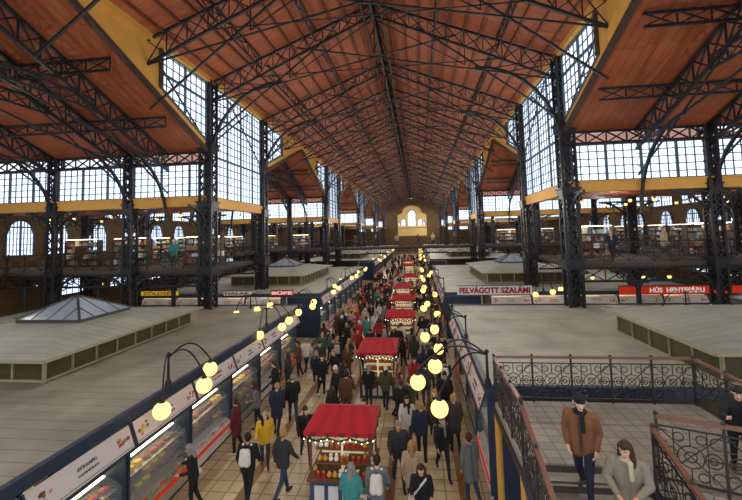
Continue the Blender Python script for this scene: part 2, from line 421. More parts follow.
def girder(p,q,n):
    p=Vector(p);q=Vector(q); b=MB(); b.lattice((0,0,0),q-p,(0,0,-.7),n,.11,.05); o=b.obj('gallery_girder',[iron]); o.location=p
    tag(o,'dark lattice girder edging the gallery floor','girder','gallery girders')
A0=XLO+.25; B0=XRO-.25
decks=[(A0,XL-.4,22.3,29.8),(XR+.4,B0,22.3,29.8),(A0,XL-.4,52.3,59.8),(XR+.4,B0,52.3,59.8),(XL+.4,XR-.4,55.8,59.8),
       (A0,-25.5,2,22.1),(A0,-20.5,29.9,52.1),(19,B0,29.9,52.1),(A0,-22.4,60,150),(22,B0,60,150)]
for d in decks: deck(*d)
def rail_line(p,q,fancy=False):
    p=Vector(p);q=Vector(q); L=(q-p).length; o=railing(L,1.2,fancy=fancy); o.location=p; o.rotation_euler=(0,0,math.atan2(q.y-p.y,q.x-p.x))
    tag(o,'black iron gallery railing with crossed bars and rings','railing','gallery railings')
    girder((p.x,p.y,4.95),(q.x,q.y,4.95),max(4,int(L/1.2)))
for (p,q) in [((-25.5,22.3,5.2),(XL-.5,22.3,5.2)),((XR+.5,22.3,5.2),(XRO-.3,22.3,5.2)),((-25.5,2,5.2),(-25.5,22.2,5.2)),
              ((XL+.5,55.9,5.2),(XR-.5,55.9,5.2)),((XLO+.3,52.3,5.2),(XL-.5,52.3,5.2)),((XR+.5,52.3,5.2),(XRO-.3,52.3,5.2)),
              ((-20.5,30,5.2),(-20.5,52,5.2)),((19,30,5.2),(19,52,5.2)),((XR+.5,29.7,5.2),(19,29.7,5.2)),((-20.5,29.7,5.2),(XL-.5,29.7,5.2))]:
    rail_line(p,q)
gcols=[mat('goods%d'%i,c,0.6,0,.2) for i,c in enumerate(['a8503c','e9e2d2','c79a55','7d8f7b','8f5450','e8e8ea','8b9bb0','b08a60'])]
def rack(seed):
    rnd=random.Random(seed); b=MB()
    for x in (-1.3,0,1.3): b.box((x,0,.95),(.06,.5,1.9))
    for z in (.1,.55,1.0,1.45): b.box((0,0,z),(2.66,.55,.05))
    o=b.obj('goods_rack',[ironb]); g=MB()
    for z in (.13,.58,1.03,1.48):
        x=-1.25
        while x<1.0:
            w=rnd.uniform(.15,.5); h=rnd.uniform(.12,.36)
            k=rnd.randrange(8)
            if k%2: g.box((x+w/2,rnd.uniform(-.1,.05),z+h/2),(w*.9,.3,h),k)
            else: g.cyl((x+w/2,-.05,z),(x+w/2,-.05,z+h),min(.2,w*.42),min(.2,w*.3),8,k)
            x+=w+.04
    c=g.obj('goods',gcols); child(c,o); c['kind']='stuff'
    l=MB(); l.box((0,-.2,1.95),(2.4,.08,.04)); child(l.obj('light_strip',[strip]),o); return o
rks=[rack(i) for i in range(3)]; rp=[]
for x in (-24.2,-20.4,-14.9): rp.append((x,26.6,0))
for k in range(6): rp.append((-28.5,4.0+k*3.0,math.pi/2))
for x in (10.8,17.6,24): rp.append((x,26.8,0))
for k in range(3): rp.append((-27+k*5,57,0)); rp.append((12+k*5,57,0))
for k in range(6): rp.append((-24,31.5+k*3.4,math.pi/2)); rp.append((23,31.5+k*3.4,-math.pi/2))
for i,(x,y,r) in enumerate(rp):
    o=rks[i] if i<3 else clone(rks[i%3]); o.location=(x,y,5.2); o.rotation_euler=(0,0,r)
    tag(o,'lit souvenir rack packed with coloured goods on the gallery','shop rack','gallery racks')
b=MB(); b.cyl((0,0,0),(0,0,-.35),.012,.012,6); b.cyl((0,0,-.35),(0,0,-.45),.03,.09,10); hl=b.obj('hanging_lamp',[iron])
g=MB(); g.sph((0,0,-.52),.1,0,12,8); child(g.obj('light_bulb',[glow],True),hl)
fst=True
spots=[]
for x in (-29,-24.6,-22.8,-20,-18.2,-15.2,-13.4,9.4,12,13.3,16.4,19.4,23.2,26): spots.append((x,24.2,9.05)); spots.append((x+.4,28.2,9.05)); spots.append((x,23.4,4.83)); 
for k in range(5): spots.append((-26.6,3.5+4.4*k,4.83))
for x in (-27,-23,-18,-14,10,14,19,24): spots.append((x,54,9.05)); spots.append((x,53.5,4.83))
for (x,y,z) in spots:
    o=hl if fst else clone(hl); fst=False; o.location=(x,y,z); tag(o,'small warm round lamp hanging on a short rod','lamp','hanging gallery lamps')
# ---------------------------------------------------------------- market stall blocks
def block(x0,x1,y0,y1,m,face):
    b=MB(); b.box(((x0+x1)/2,(y0+y1)/2,2.93),(x1-x0,y1-y0,.14),0); o=b.obj('stall_roof',[m])
    tag(o,'low flat sheet metal roof over market stalls with navy gutter','roof')
    g=MB()
    for x in (x0,x1): g.box((x,(y0+y1)/2,2.93),(.14,y1-y0+.16,.24),0)
    for y in (y0,y1): g.box(((x0+x1)/2,y,2.93),(x1-x0,.14,.24),0)
    child(g.obj('gutter',[navy]),o)
    w=MB(); ins=2.5
    w.box(((x0+x1)/2,(y0+y1)/2,1.4),(x1-x0-2*ins,y1-y0-(.8 if y0<20 else 5.2),2.8)); child(w.obj('core_wall',[darkw]),o)
    return o
blocks=[(-23,-6.85,1.0,22.9,roofL),(1.65,19,10.9,22.6,roofR),(-20,-6.85,27.2,50,roofR),(1.65,18,27.2,50,roofR),
        (-19,-6.85,61,80,roofR),(1.65,17,61,80,roofR),(-19,-6.85,85,108,roofR),(1.65,17,85,108,roofR),(-19,-6.85,113,140,roofR),(1.65,17,113,140,roofR)]
for i,B in enumerate(blocks): block(*B,1)
def lantern(x0,x1,y0,y1,z,m,pyr=True,pk=1.3,px=0,py=0,H=.8,rh=.42):
    cx=(x0+x1)/2; cy=(y0+y1)/2; a=(x1-x0)/2; c=(y1-y0)/2
    b=MB(); b.box((0,0,H/2),(2*a,2*c,H),0)
    o=b.obj('roof_lantern',[band]); o.location=(cx,cy,z)
    f=MB()
    ny=int(2*c/.9); nx=int(2*a/.9)
    for i in range(ny+1):
        y=-c+2*c*i/ny
        for s in (-1,1): f.box((s*(a+.02),y,H/2),(.06,.05,H))
    for i in range(nx+1):
        x=-a+2*a*i/nx
        for s in (-1,1): f.box((x,s*(c+.02),H/2),(.05,.06,H))
    for zz in (.05,H-.04):
        for s in (-1,1): f.box((s*(a+.03),0,zz),(.08,2*c,.07)); f.box((0,s*(c+.03),zz),(2*a,.08,.07))
    child(f.obj('frame',[lframe]),o)
    r=MB(); e=.4; t=a*.5; q=c*.5
    r.add([(-a-e,-c-e,H),(a+e,-c-e,H),(a+e,c+e,H),(-a-e,c+e,H),(-t,-q,H+rh),(t,-q,H+rh),(t,q,H+rh),(-t,q,H+rh)],
          [(0,1,5,4),(1,2,6,5),(2,3,7,6),(3,0,4,7),(4,5,6,7),(3,2,1,0)])
    r.path([(-a-e,-c-e,H),(a+e,-c-e,H),(a+e,c+e,H),(-a-e,c+e,H),(-a-e,-c-e,H)],.06,.08,1)
    child(r.obj('roof_sheet',[m,lframe]),o)
    if pyr:
        p=MB(); k=pk; zb=H+rh; zt=zb+k*.62
        p.box((px,py,zb+.02),(2*k,2*k,.2),1)
        B=[(px-k,py-k,zb+.12),(px+k,py-k,zb+.12),(px+k,py+k,zb+.12),(px-k,py+k,zb+.12),(px,py,zt)]
        p.add(B,[(0,1,4),(1,2,4),(2,3,4),(3,0,4)],0)
        for i in range(4):
            p.beam(B[i],B[4],.08,m=1); A=Vector(B[i]); C=Vector(B[(i+1)%4])
            for u in (.25,.5,.75):
                s=A.lerp(C,u)
                tgt=A.lerp(Vector(B[4]),u*2) if u<=.5 else C.lerp(Vector(B[4]),(1-u)*2)
                p.beam(s,tgt,.035,m=1)
        child(p.obj('glass_pyramid',[skyg,frame]),o)
    return tag(o,'raised roof lantern with glazed sides and low metal roof','roof lantern')
lantern(-16.8,-10.8,10.6,18,3.0,roofG,True,1.3,.2,.4,H=.7,rh=.36); lantern(7.5,14,11.3,16.6,3.0,roofG,True,1.2,1.6,1.0,H=.85)
lantern(-15.5,-9.6,32,42,3.0,roofG,True); lantern(5.2,11.2,32,42,3.0,roofG,True)
lantern(-15.5,-9.6,66,76,3.0,roofG,False); lantern(5.2,11.2,66,76,3.0,roofG,False)
# shop fronts
signred=mat('sign_red_glow','d8331e',.5,emit=.25); signgreen=mat('sign_green','2f6b3e',.5); signyel=mat('sign_yellow_glow','f0c02c',.5,emit=.3)  # red and yellow boards emit slightly so they look brighter
letred=mat('letter_red','a80c14',.5,0,.05); letdark=mat('letter_dark','5a5a66',.5); letwhite=mat('letter_white_glow','f5f3ee',.5,emit=.3)  # white letters carry a slight glow as well
interior_glow=mat('shop_interior_glow','e6d0a4',.6,0,.35,3,emit=.38); shelfm=mat('shelf_wood','b98f58',.5)  # interior walls emit to imitate the brightness of lit shops
pics=[mat('pic_a','8a3b33',.5),mat('pic_b','6c7d4a',.5),mat('pic_c','d88a7a',.5),mat('pic_d','e4c24c',.5),mat('pic_e','b5432f',.5)]
W=2.6
def shop(kind):
    rnd=random.Random(kind*11+3)
    b=MB()
    b.box((-.36,0,.32),(.72,W-.1,.5),0); b.box((-.34,0,.04),(.66,W-.1,.08),1)
    b.box((-2.35,0,1.4),(.06,W-.04,2.8),2)
    for s in (-1,1): b.box((-1.2,s*(W/2-.04),1.4),(2.3,.05,2.75),1)
    b.box((-1.2,0,2.78),(2.3,W-.04,.05),2)
    b.box((-.45,0,.60),(.6,W-.1,.06),0)
    for y in (-W/2+.06,W/2-.06): b.box((-.02,y,1.5),(.06,.06,2.7),1)
    b.box((.02,0,.42),(.03,W-.3,.1),[3,4,1,3][kind%4])
    # price cards along the counter
    for k in range(7): b.box((.0,-1.0+k*.33,.66),(.015,.1,.07),[0,3][k%2])
    o=b.obj('shop_front',[[white,steel,white,mat('counter_beige','b5a68c',.5)][kind%4],navy,interior_glow,signred,signgreen])
    for z in (.85,1.1,1.35):
        s=MB(); s.box((-.42,0,z),(.5,W-.2,.02),0); child(s.obj('shelf',[steel]),o)
    for z in (1.15,1.55,1.95,2.3):
        s=MB(); s.box((-2.13,0,z),(.36,W-.16,.04),0); child(s.obj('shelf',[shelfm]),o)
    g=MB(); g.add([(-.02,-W/2+.06,.62),(-.02,W/2-.06,.62),(-.08,W/2-.06,1.42),(-.08,-W/2+.06,1.42)],[(0,1,2,3)]); g.add([(-.08,-W/2+.06,1.42),(-.08,W/2-.06,1.42),(-.5,W/2-.06,1.62),(-.5,-W/2+.06,1.62)],[(0,1,2,3)])
    child(g.obj('display_glass',[gl]),o)
    for c,d in (((-.5,0,1.61),(.06,W-.2,.03)),((-.9,0,2.7),(.12,W-.7,.05)),((-2.0,0,2.62),(.1,W-.7,.04))):
        l=MB(); l.box(c,d); child(l.obj('light_strip',[strip]),o)
    T0=2.74; T1=2.26; dx=.17
    p=MB(); p.add([(.06,-W/2+.03,T0),(.06,W/2-.03,T0),(.06+dx,W/2-.03,T1),(.06+dx,-W/2+.03,T1)],[(0,3,2,1)],0)
    p.add([(.04,-W/2+.03,T0),(.04,W/2-.03,T0),(.04+dx,W/2-.03,T1),(.04+dx,-W/2+.03,T1)],[(0,1,2,3)],0)
    for y in (-W/2+.04,W/2-.04): p.beam((.05,y,T0),(.05+dx,y,T1),.04,m=1)
    p.beam((.06+dx,-W/2+.02,T1-.02),(.06+dx,W/2-.02,T1-.02),.06,m=1)
    N=Vector((T0-T1,0,dx)).normalized()
    def onp(y,t,off=.012): return Vector((.06+dx*t,y,T0-(T0-T1)*t))+N*off
    for side_ in (-.98,.98):
        for _ in range(10):
            cy_=side_+rnd.uniform(-.2,.2); t=rnd.uniform(.3,.7)
            c=onp(cy_,t,.01); p.sph(c,rnd.uniform(.025,.05),2+rnd.randrange(5),8,5,(.3,1,1))
    p.add([onp(-W/2+.1,.88),onp(-W/2+.1,.91),onp(W/2-.1,.91),onp(W/2-.1,.88)],[(0,1,2,3)],[2,1,3,2][kind%4])
    sp=p.obj('sign_panel',[signw,navy]+pics); child(sp,o)
    up=Vector((-dx,0,T0-T1)).normalized(); rt=Vector((0,1,0))
    for words,sz,wd,t_,m_ in (((['HENTESÁRU','SAJT','ZÖLDSÉG','PÉKSÉG'][kind%4]),.085,[.6,.3,.48,.42][kind%4],.38,[letred,letdark,letdark,letred][kind%4]),
                          ((['HÚS - HÚSÁRU','TEJTERMÉK','GYÜMÖLCS','RÉTES - POGÁCSA'][kind%4]),.055,.5,.62,letdark)):
        t=textmesh(words,sz,m_,w=wd,off=0); q=onp(0,t_,.013)
        M=Matrix(((rt.x,up.x,N.x,q.x),(rt.y,up.y,N.y,q.y),(rt.z,up.z,N.z,q.z),(0,0,0,1)))
        t.parent=sp; t.matrix_local=M
    return o
shops=[shop(k) for k in range(4)]
pos=[]
y=2.4
while y<22: pos.append((-6.86,y,0)); y+=W
nn=len(pos)
y=28.6
while y<48.5: pos.append((-6.86,y,0)); pos.append((1.66,y,math.pi)); y+=W
y=12.4
while y<21.3: pos.append((1.66,y,math.pi)); y+=W
for y0,y1 in ((62.4,79),(86.4,107)):
    y=y0
    while y<y1: pos.append((-6.86,y,0)); pos.append((1.66,y,math.pi)); y+=W
for x in (-18.6,-16.0,-13.4,-10.8): pos.append((x,27.1,-math.pi/2))
for x in (5.8,8.4,11.0,13.6,16.2): pos.append((x,27.1,-math.pi/2))
for i,(x,y,r) in enumerate(pos):
    o=shops[i] if i<4 else clone(shops[i%4]); o.location=(x,y,0); o.rotation_euler=(0,0,r)
    tag(o,'white and navy food shop front with glass counter and sign','shop front','shop fronts')
sausm=mat('sausage_skin','8c3426',.5); cheesem=mat('cheese_rind','e6b94a',.5); meatm=mat('meat','c25a52',.5); jarm=mat('jar_amber','b06a22',.3); lidm=mat('jar_lid','d8d2c4',.4); greenm=mat('pickle_green','5d7a34',.4)
b=MB(); pts=[Vector((.0+.06*math.sin(t*math.pi),-.14+.28*t,.04)) for t in [i/6 for i in range(7)]]
for p,q in zip(pts[:-1],pts[1:]): b.cyl(p,q,.035,.035,8)
b.sph(pts[0],.035,0,8,6); b.sph(pts[-1],.035,0,8,6); saus=b.obj('sausage',[sausm],True)
b=MB(); b.cyl((0,0,0),(0,0,.08),.12,.12,16,0); b.cyl((0,0,.08),(0,0,.095),.12,.105,16,0); chee=b.obj('cheese_wheel',[cheesem])
b=MB(); b.sph((0,0,.05),.1,0,10,7,(1,1.2,.5)); b.sph((.05,.08,.04),.06,0,8,6,(1,1,.6)); mea=b.obj('meat_cut',[meatm],True)
b=MB(); b.cyl((0,0,0),(0,0,.16),.055,.055,10,0); b.cyl((0,0,.16),(0,0,.18),.055,.04,10,0); b.cyl((0,0,.18),(0,0,.21),.045,.045,10,1); ja=b.obj('jar',[jarm,lidm])
b=MB(); b.cyl((0,0,0),(0,0,.17),.04,.04,10,0); b.cyl((0,0,.17),(0,0,.22),.04,.015,10,0); b.cyl((0,0,.22),(0,0,.28),.015,.015,10,0); b.cyl((0,0,.28),(0,0,.3),.018,.018,10,1); bo=b.obj('bottle',[greenm,lidm])
firsts={}
def put(src,loc,lab,cat,grp,rz=0.0,s=1.0):
    if src.name not in firsts: firsts[src.name]=1; o=src
    else: o=clone(src)
    o.location=loc; o.rotation_euler=(0,0,rz); o.scale=(s,s,s); tag(o,lab,cat,grp); return o
rnd=random.Random(5)
for i in range(2,nn):
    x0,y0,_=pos[i]
    for z in (.86,1.11,1.36):
        for k in range(8):
            yy=y0-1.05+k*.3; src=[saus,chee,mea][(i+k//2)%3] if z<1 else [mea,saus,chee][(i+k//3+int(z*4))%3]
            lab={'sausage':('dark red sausage in the glass counter','sausage','counter sausages'),'cheese_wheel':('round yellow cheese wheel in the glass counter','cheese','counter cheeses'),'meat_cut':('pink raw meat cut in the glass counter','meat','counter meat')}[src.name.split('.')[0]]
            put(src,(x0-.38,yy,z+.002),*lab,rz=rnd.uniform(-.15,.15),s=.98)
    for z in (1.17,1.57,1.97):
        for k in range(7):
            s_=ja if (k+i)%3 else bo
            if s_ is bo: put(bo,(x0-2.11,y0-1.0+k*.33,z+.002),'green glass bottle on a shop shelf','bottle','shelf bottles')
            else: put(ja,(x0-2.11,y0-1.0+k*.33,z+.002),'amber preserve jar with pale lid on a shop shelf','jar','shelf jars')
def banner(text,x,y,z,w,h,bg,fg,rz=0,label='',tw=.9,off=.02,cx=0):
    b=MB(); b.box((0,0,0),(w,.08,h),0); b.box((0,.0,h/2+.02),(w+.06,.12,.04),1); o=b.obj('sign_board',[bg,navy]); o.location=(x,y,z); o.rotation_euler=(0,0,rz)
    t=textmesh(text,h*.85,fg,w=w*tw,off=off); t.parent=o; t.rotation_euler=(math.pi/2,0,0); t.location=(cx,-.06,-.02)
    tag(o,label,'sign'); return o
banner('FELVÁGOTT SZALÁMI',4.75,26.85,3.2,4.7,.56,white,letred,label='white sign board with bold red lettering on stall roof edge',off=.02,tw=.94)
banner('HÚS  HENTESÁRU',16.6,26.85,3.12,8.6,.46,signred,letwhite,label='long red sign board with white letters above a butcher stall',tw=.36,cx=-1,off=.012)
banner('ZÖLDSÉG',-18.4,26.85,3.2,2.8,.3,signyel,letred,label='yellow sign board with red letters on the stall roof edge',off=.006)
banner('HALAK',-12.6,26.85,3.15,2.0,.3,white,letred,label='small white sign board with red letters on the stall roof edge',off=.006)
banner('BÜFÉ',-9.4,26.85,3.15,1.6,.3,signred,letwhite,label='small red sign board with white letters on the stall roof edge',off=.006)
# ---------------------------------------------------------------- lamps
def lamp(sx,r1,r2):
    b=MB(); b.cyl((0,0,0),(0,0,.2),.1,.07,10); b.cyl((0,0,.2),(0,0,.85),.04,.03,10); b.sph((0,0,.88),.06,0,10,8)
    o=b.obj('roof_lamp',[iron])
    ends=[]
    for dx,dy,dz in ((sx*r1,-1.15,-.3),(sx*r2,.05,-.14),(sx*r1,1.1,-.06)):
        a=MB(); pts=[]
        for i in range(13):
            t=i/12; pts.append(Vector((dx*t,dy*t,.8+.5*math.sin(math.pi*t*.9)-(.45-dz)*t)))
        a.path([tuple(p) for p in pts],.035); e=pts[-1]
        a.cyl((e.x,e.y,e.z+.02),(e.x,e.y,e.z-.12),.03,.08,10)
        child(a.obj('lamp_arm',[iron]),o); ends.append(e)
    for e in ends:
        g=MB(); g.sph((0,0,0),.205,0,20,14); gg=g.obj('glass_globe',[glow],True); gg.parent=o; gg.location=(e.x,e.y,e.z-.3)
    return o
lL=lamp(1,.6,1.0); lR=lamp(-1,1.3,1.8)
rl_=random.Random(3)
lys=[[10.4,17.5,22.3,29.5,37,45,62,72,84,98],[10.9,15.6,21.8,28.5,36,43.5,62,72,84,98]]
for s,src,x in ((0,lL,-6.85),(1,lR,1.66)):
    for i,y in enumerate(lys[s]):
        o=src if i==0 else clone(src)
        o.location=(x,y,3.0); o.rotation_euler=(0,0,0 if i<1 else rl_.uniform(-.7,.7)); 
        if i>0: o.scale=(.85,.85,rl_.uniform(.8,1.0))
        tag(o,'black iron lamp with three warm glowing globes on stall roof edge','lamp','roof edge lamps')
for (x,y,r) in [(-20,21,-1.0),(-9.5,21.9,-.8),(13,21.7,-2),(8,27.6,-1.2)]:
    o=clone(lL); o.location=(x,y,3.0); o.rotation_euler=(0,0,r); o.scale=(.85,.85,.85); tag(o,'black iron lamp with three warm glowing globes on stall roof','lamp','roof edge lamps')
# ---------------------------------------------------------------- booths
wood=mat('booth_wood','6b4630',.6); garl=mat('garland','274a2c',.8,0,.4,30); spark=mat('fairy_light','fff4d8',.4,emit=5)
blueb=mat('booth_blue','3a4a66',.6); dred=mat('canopy_dark','8a1822',.7); whp=mat('snow_panel','d9d6d2',.6)
def booth(mainm,w=1.6,d=1.5):
    a=w/2;c=d/2
    b=MB(); b.box((0,0,.35),(w,d,.66),0); b.box((0,0,.03),(w-.1,d-.1,.06),1); b.box((0,0,.71),(w+.14,d+.14,.06),1)
    for k in range(4): b.box((-a+.25+k*(w-.5)/3,-c-.012,.36),(.26,.02,.42),2)
    for k in range(4):
        for sx in (-1,1): b.box((sx*(a+.012),-c+.25+k*(d-.5)/3,.36),(.02,.26,.42),2)
    o=b.obj('market_booth',[mainm,wood,whp])
    for sx in (-1,1):
        for sy in (-1,1): p=MB(); p.box((sx*(a-.03),sy*(c-.03),1.35),(.05,.05,1.22)); child(p.obj('post',[wood]),o)
    for z,dd in ((1.0,1.1),(1.28,.8),(1.56,.55)):
        p=MB(); p.box((0,0,z),(w-.14,dd,.025)); child(p.obj('shelf',[wood]),o)
    p=MB(); p.box((0,0,1.3),(w-.3,.04,1.15)); p.box((0,0,1.3),(.04,d-.6,1.15)); child(p.obj('glow_back_panel',[interior_glow]),o)  # panel glows to imitate a brightly lit display
    r=MB(); e=.12; zb=1.95; zt=2.24
    V=[(-a-e,-c-e,zb),(a+e,-c-e,zb),(a+e,c+e,zb),(-a-e,c+e,zb),(-a*.8,0.1,zt),(a*.8,0.1,zt)]
    n=8
    for (i0,i1,j0,j1) in ((0,1,4,5),(2,3,5,4)):
        A=Vector(V[i0]);B=Vector(V[i1]);C=Vector(V[j0]);D=Vector(V[j1])
        for i in range(n): r.add([A.lerp(B,i/n),A.lerp(B,(i+1)/n),C.lerp(D,(i+1)/n),C.lerp(D,i/n)],[(0,1,2,3)],0 if i%2==0 else 2)
    r.add(V,[(1,2,5),(3,0,4)],0); r.add([(v[0],v[1],v[2]-.03) for v in V[:4]],[(3,2,1,0)],0)
    for (p0,p1) in ((0,1),(1,2),(2,3),(3,0)):
        A=Vector(V[p0]);B=Vector(V[p1]); n=10
        for i in range(n):
            s=A.lerp(B,i/n); t=A.lerp(B,(i+1)/n); m_=(s+t)/2
            r.add([s,t,t-Vector((0,0,.08)),m_-Vector((0,0,.13)),s-Vector((0,0,.08))],[(0,1,2,3,4)],0 if i%2==0 else 1)
    child(r.obj('canopy',[redc,dred,mat('red_canopy_b','aa1b27',.7)]),o)
    g=MB()
    for (A,B) in (((-a-.1,-c-.1),(a+.1,-c-.1)),((a+.1,-c-.1),(a+.1,c+.1)),((-a-.1,-c-.1),(-a-.1,c+.1))):
        for i in range(12):
            t=i/12; t2=(i+1)/12; z1=1.8-.08*math.sin(t*math.pi*3)**2; z2=1.8-.08*math.sin(t2*math.pi*3)**2
            p1=(A[0]+(B[0]-A[0])*t,A[1]+(B[1]-A[1])*t,z1); p2=(A[0]+(B[0]-A[0])*t2,A[1]+(B[1]-A[1])*t2,z2)
            g.cyl(p1,p2,.028,.028,6,0); g.sph((p1[0],p1[1]-.03,p1[2]-.02),.015,1,6,4)
    gg=g.obj('garland',[garl,spark]); child(gg,o)
    for yy in (-.5,.5): l=MB(); l.box((0,yy,1.9),(w-.3,.12,.04)); child(l.obj('light_strip',[strip]),o)
    return o
bA=booth(redc); bB=booth(blueb); bC=booth(mat('booth_green','39533f',.6),1.5,2.3)
bl=[(-2.2,11.3,'B'),(-1.95,18.6,'C'),(-1.25,25.6,'A'),(-1.3,31.8,'A'),(-1.6,39,'C'),(-1.1,48,'A'),(-1.5,64,'A'),(-1.9,74,'B')]
seen={}
cn={'A':'red','B':'navy','C':'green'}
for (x,y,k) in bl:
    src={'A':bA,'B':bB,'C':bC}[k]
    o=src if k not in seen else clone(src); seen[k]=1; o.location=(x,y,0)
    tag(o,cn[k]+' holiday market booth with red canopy, garlands and lit goods','market booth','holiday market booths')
red_j=mat('goods_red','b8262a',.4); wh=mat('goods_white','f0ebe0',.5); gold=mat('goods_gold','d9a032',.3)
b=MB(); b.cyl((0,0,0),(0,0,.12),.05,.045,10,0); b.cyl((0,0,.12),(0,0,.15),.03,.03,8,1); tin=b.obj('paprika_tin',[red_j,gold])
b=MB(); b.sph((0,0,.07),.07,0,10,8); b.cyl((0,0,.13),(0,0,.16),.015,.015,8,1); orn=b.obj('ornament_ball',[gold,wh],True)
b=MB(); b.sph((0,0,.07),.07,0,10,8,(1,1,1)); b.sph((0,0,.17),.05,0,10,8); b.sph((0,-.045,.17),.012,1,6,4); fig=b.obj('snowman_figurine',[wh,red_j],True)
for bi,(x,y,k) in enumerate(bl[:4]):
    items=[tin,orn,fig,ja,tin]; hc=1.15 if k=='C' else .75
    nm={'paprika_tin':('red paprika tin with gold lid on the booth','tin','booth tins'),'ornament_ball':('gold ornament ball for sale on the booth','ornament','booth ornaments'),'snowman_figurine':('white snowman figurine for sale on the booth','figurine','booth figurines'),'jar':('amber jar with pale lid on the booth','jar','booth jars')}
    n_=9 if bi<2 else 6
    for row,(yy,z) in enumerate(((-hc+.07,.74),(-.45,1.015),(-.3,1.295),(-.18,1.575),(hc-.09,.74))):
        for c in range(n_):
            src=items[(row+c//2+bi)%5]; L=nm[src.name.split('.')[0]]
            put(src,(x-.6+c*1.2/(n_-1),y+yy,z+.002),*L,s=.95)
    for c in range(6 if k!='C' else 11):
        for sx in (-1,1):
            src=[orn,tin,fig][(c+bi)%3]; put(src,(x+sx*(.73 if k!='C' else .68),y-hc+.33+c*.17,.742),*nm[src.name.split('.')[0]],s=.95)
    if bi<2:
        for z in (1.015,1.295):
            for c in range(4): src=[fig,orn,tin,orn][(c+int(z*3))%4]; put(src,(x+.58,y-.2+c*.15,z+.002),*nm[src.name.split('.')[0]],s=.8)
# ---------------------------------------------------------------- stairs and landing
LZ=2.9; YE=7.65
b=MB()
poly=[(1.72,YE),(3.6,YE),(3.62,7.22),(6.12,6.15),(6.22,10.3),(1.72,10.3)]
n=len(poly)
b.add([(x,y,LZ) for x,y in poly]+[(x,y,LZ-.18) for x,y in poly],[tuple(range(n)),tuple(range(2*n-1,n-1,-1))]+[(i,i+n,(i+1)%n+n,(i+1)%n) for i in range(n)],0)
b.path([(x,y,LZ-.26) for x,y in poly]+[(poly[0][0],poly[0][1],LZ-.26)],.08,.16,1)
o=b.obj('stair_landing',[tile,ironb]); tag(o,'grey tiled stair landing on an iron frame','landing')
for (x,y) in ((1.75,10.2),(4,10.2),(6.15,10.2),(1.75,7.75),(3.72,7.4),(6.05,6.3)): p=MB(); p.cyl((x,y,0),(x,y,LZ-.3),.08,.08,10); child(p.obj('leg',[yel]),o)
stepm=mat('stone_step','a29a8d',.6); stepd=mat('step_riser','46403a',.6)
run=.35; rise=.13
def stair(x0,x1,ye,n):
    b=MB(); cx=(x0+x1)/2; w_=x1-x0
    for i in range(n):
        y1=-run*i; z=-rise*(i+1)
        b.box((0,y1-run/2,z-.03),(w_,run+.03,.06),0); b.box((0,y1-.02,z+.03),(w_,.03,rise),1)
        b.box((0,y1-run+.02,z+.004),(w_,.05,.012),1)
    o=b.obj('staircase',[stepm,stepd]); o.location=(cx,ye,LZ); tag(o,'stone staircase descending from the landing between iron rails','staircase')
    for x in (-w_/2-.04,w_/2+.04): b=MB(); b.beam((x,0,-.15),(x,-n*run,-.15-n*rise),.06,.4); child(b.obj('stringer',[navy]),o)
stair(1.76,3.6,YE,17)
rust=mat('handrail_brown','80584a',.4,.1,.2)
def rl(p,q,h=1.05,panel=.9):
    p=Vector(p);q=Vector(q); L=math.hypot(q.x-p.x,q.y-p.y); o=railing(L,panel,h,True,q.z-p.z,'stair_railing',rust,bronze); o.location=p; o.rotation_euler=(0,0,math.atan2(q.y-p.y,q.x-p.x))
    tag(o,'ornate dark iron balustrade with rings and brown handrail','railing','stair railings')
rl((1.72,10.25,LZ),(6.18,10.25,LZ)); rl((6.18,10.2,LZ),(6.08,6.25,LZ)); rl((1.72,YE,LZ),(1.72,10.2,LZ))
dz=(YE-.05-1.7)*rise/run
rl((1.72,YE-.05,LZ-.05),(1.72,1.7,LZ-.05-dz)); rl((3.66,7.2,LZ-.2),(3.66,1.7,LZ-.2-5.5*rise/run)); rl((3.72,7.2,LZ),(6.05,6.2,LZ),panel=.75)
# ---------------------------------------------------------------- people
def caps(p,q,r1,r2,tagi): return (Vector(p),Vector(q),r1,r2,tagi)
def build_person(prims,voxel,name):
    import bmesh
    bm=bmesh.new()
    for (p,q,r1,r2,t) in prims:
        for c,r in ((p,r1),(q,r2)):
            bmesh.ops.create_icosphere(bm,subdivisions=2,radius=r,matrix=Matrix.Translation(c))
        d=q-p
        if d.length>1e-4:
            M=Matrix.Translation((p+q)/2) @ d.to_track_quat('Z','Y').to_matrix().to_4x4()
            bmesh.ops.create_cone(bm,cap_ends=True,segments=14,radius1=r1,radius2=r2,depth=d.length,matrix=M)
    me=bpy.data.meshes.new('tmp'); bm.to_mesh(me); bm.free()
    o=bpy.data.objects.new('tmp',me); col.objects.link(o)
    r=o.modifiers.new('r','REMESH'); r.mode='VOXEL'; r.voxel_size=voxel; r.use_smooth_shade=True
    s=o.modifiers.new('s','SMOOTH'); s.factor=.5; s.iterations=2
    bpy.context.view_layer.update()
    m2=bpy.data.meshes.new_from_object(o.evaluated_get(bpy.context.evaluated_depsgraph_get()))
    bpy.data.objects.remove(o); m2.name=name
    n=len(m2.polygons); C=np.zeros(n*3); m2.polygons.foreach_get('center',C); C=C.reshape(n,3)
    best=np.full(n,1e9); idx=np.zeros(n,int)
    for (p,q,r1,r2,t) in prims:
        P=np.array(p);D=np.array(q)-P;L=max(1e-9,(D@D)); u=np.clip(((C-P)@D)/L,0,1)
        dist=np.linalg.norm(C-(P+u[:,None]*D),axis=1)-(r1+(r2-r1)*u)
        k=dist<best; best[k]=dist[k]; idx[k]=t
    m2.polygons.foreach_set('material_index',idx.astype(np.int32)); m2.polygons.foreach_set('use_smooth',[True]*n)
    return m2
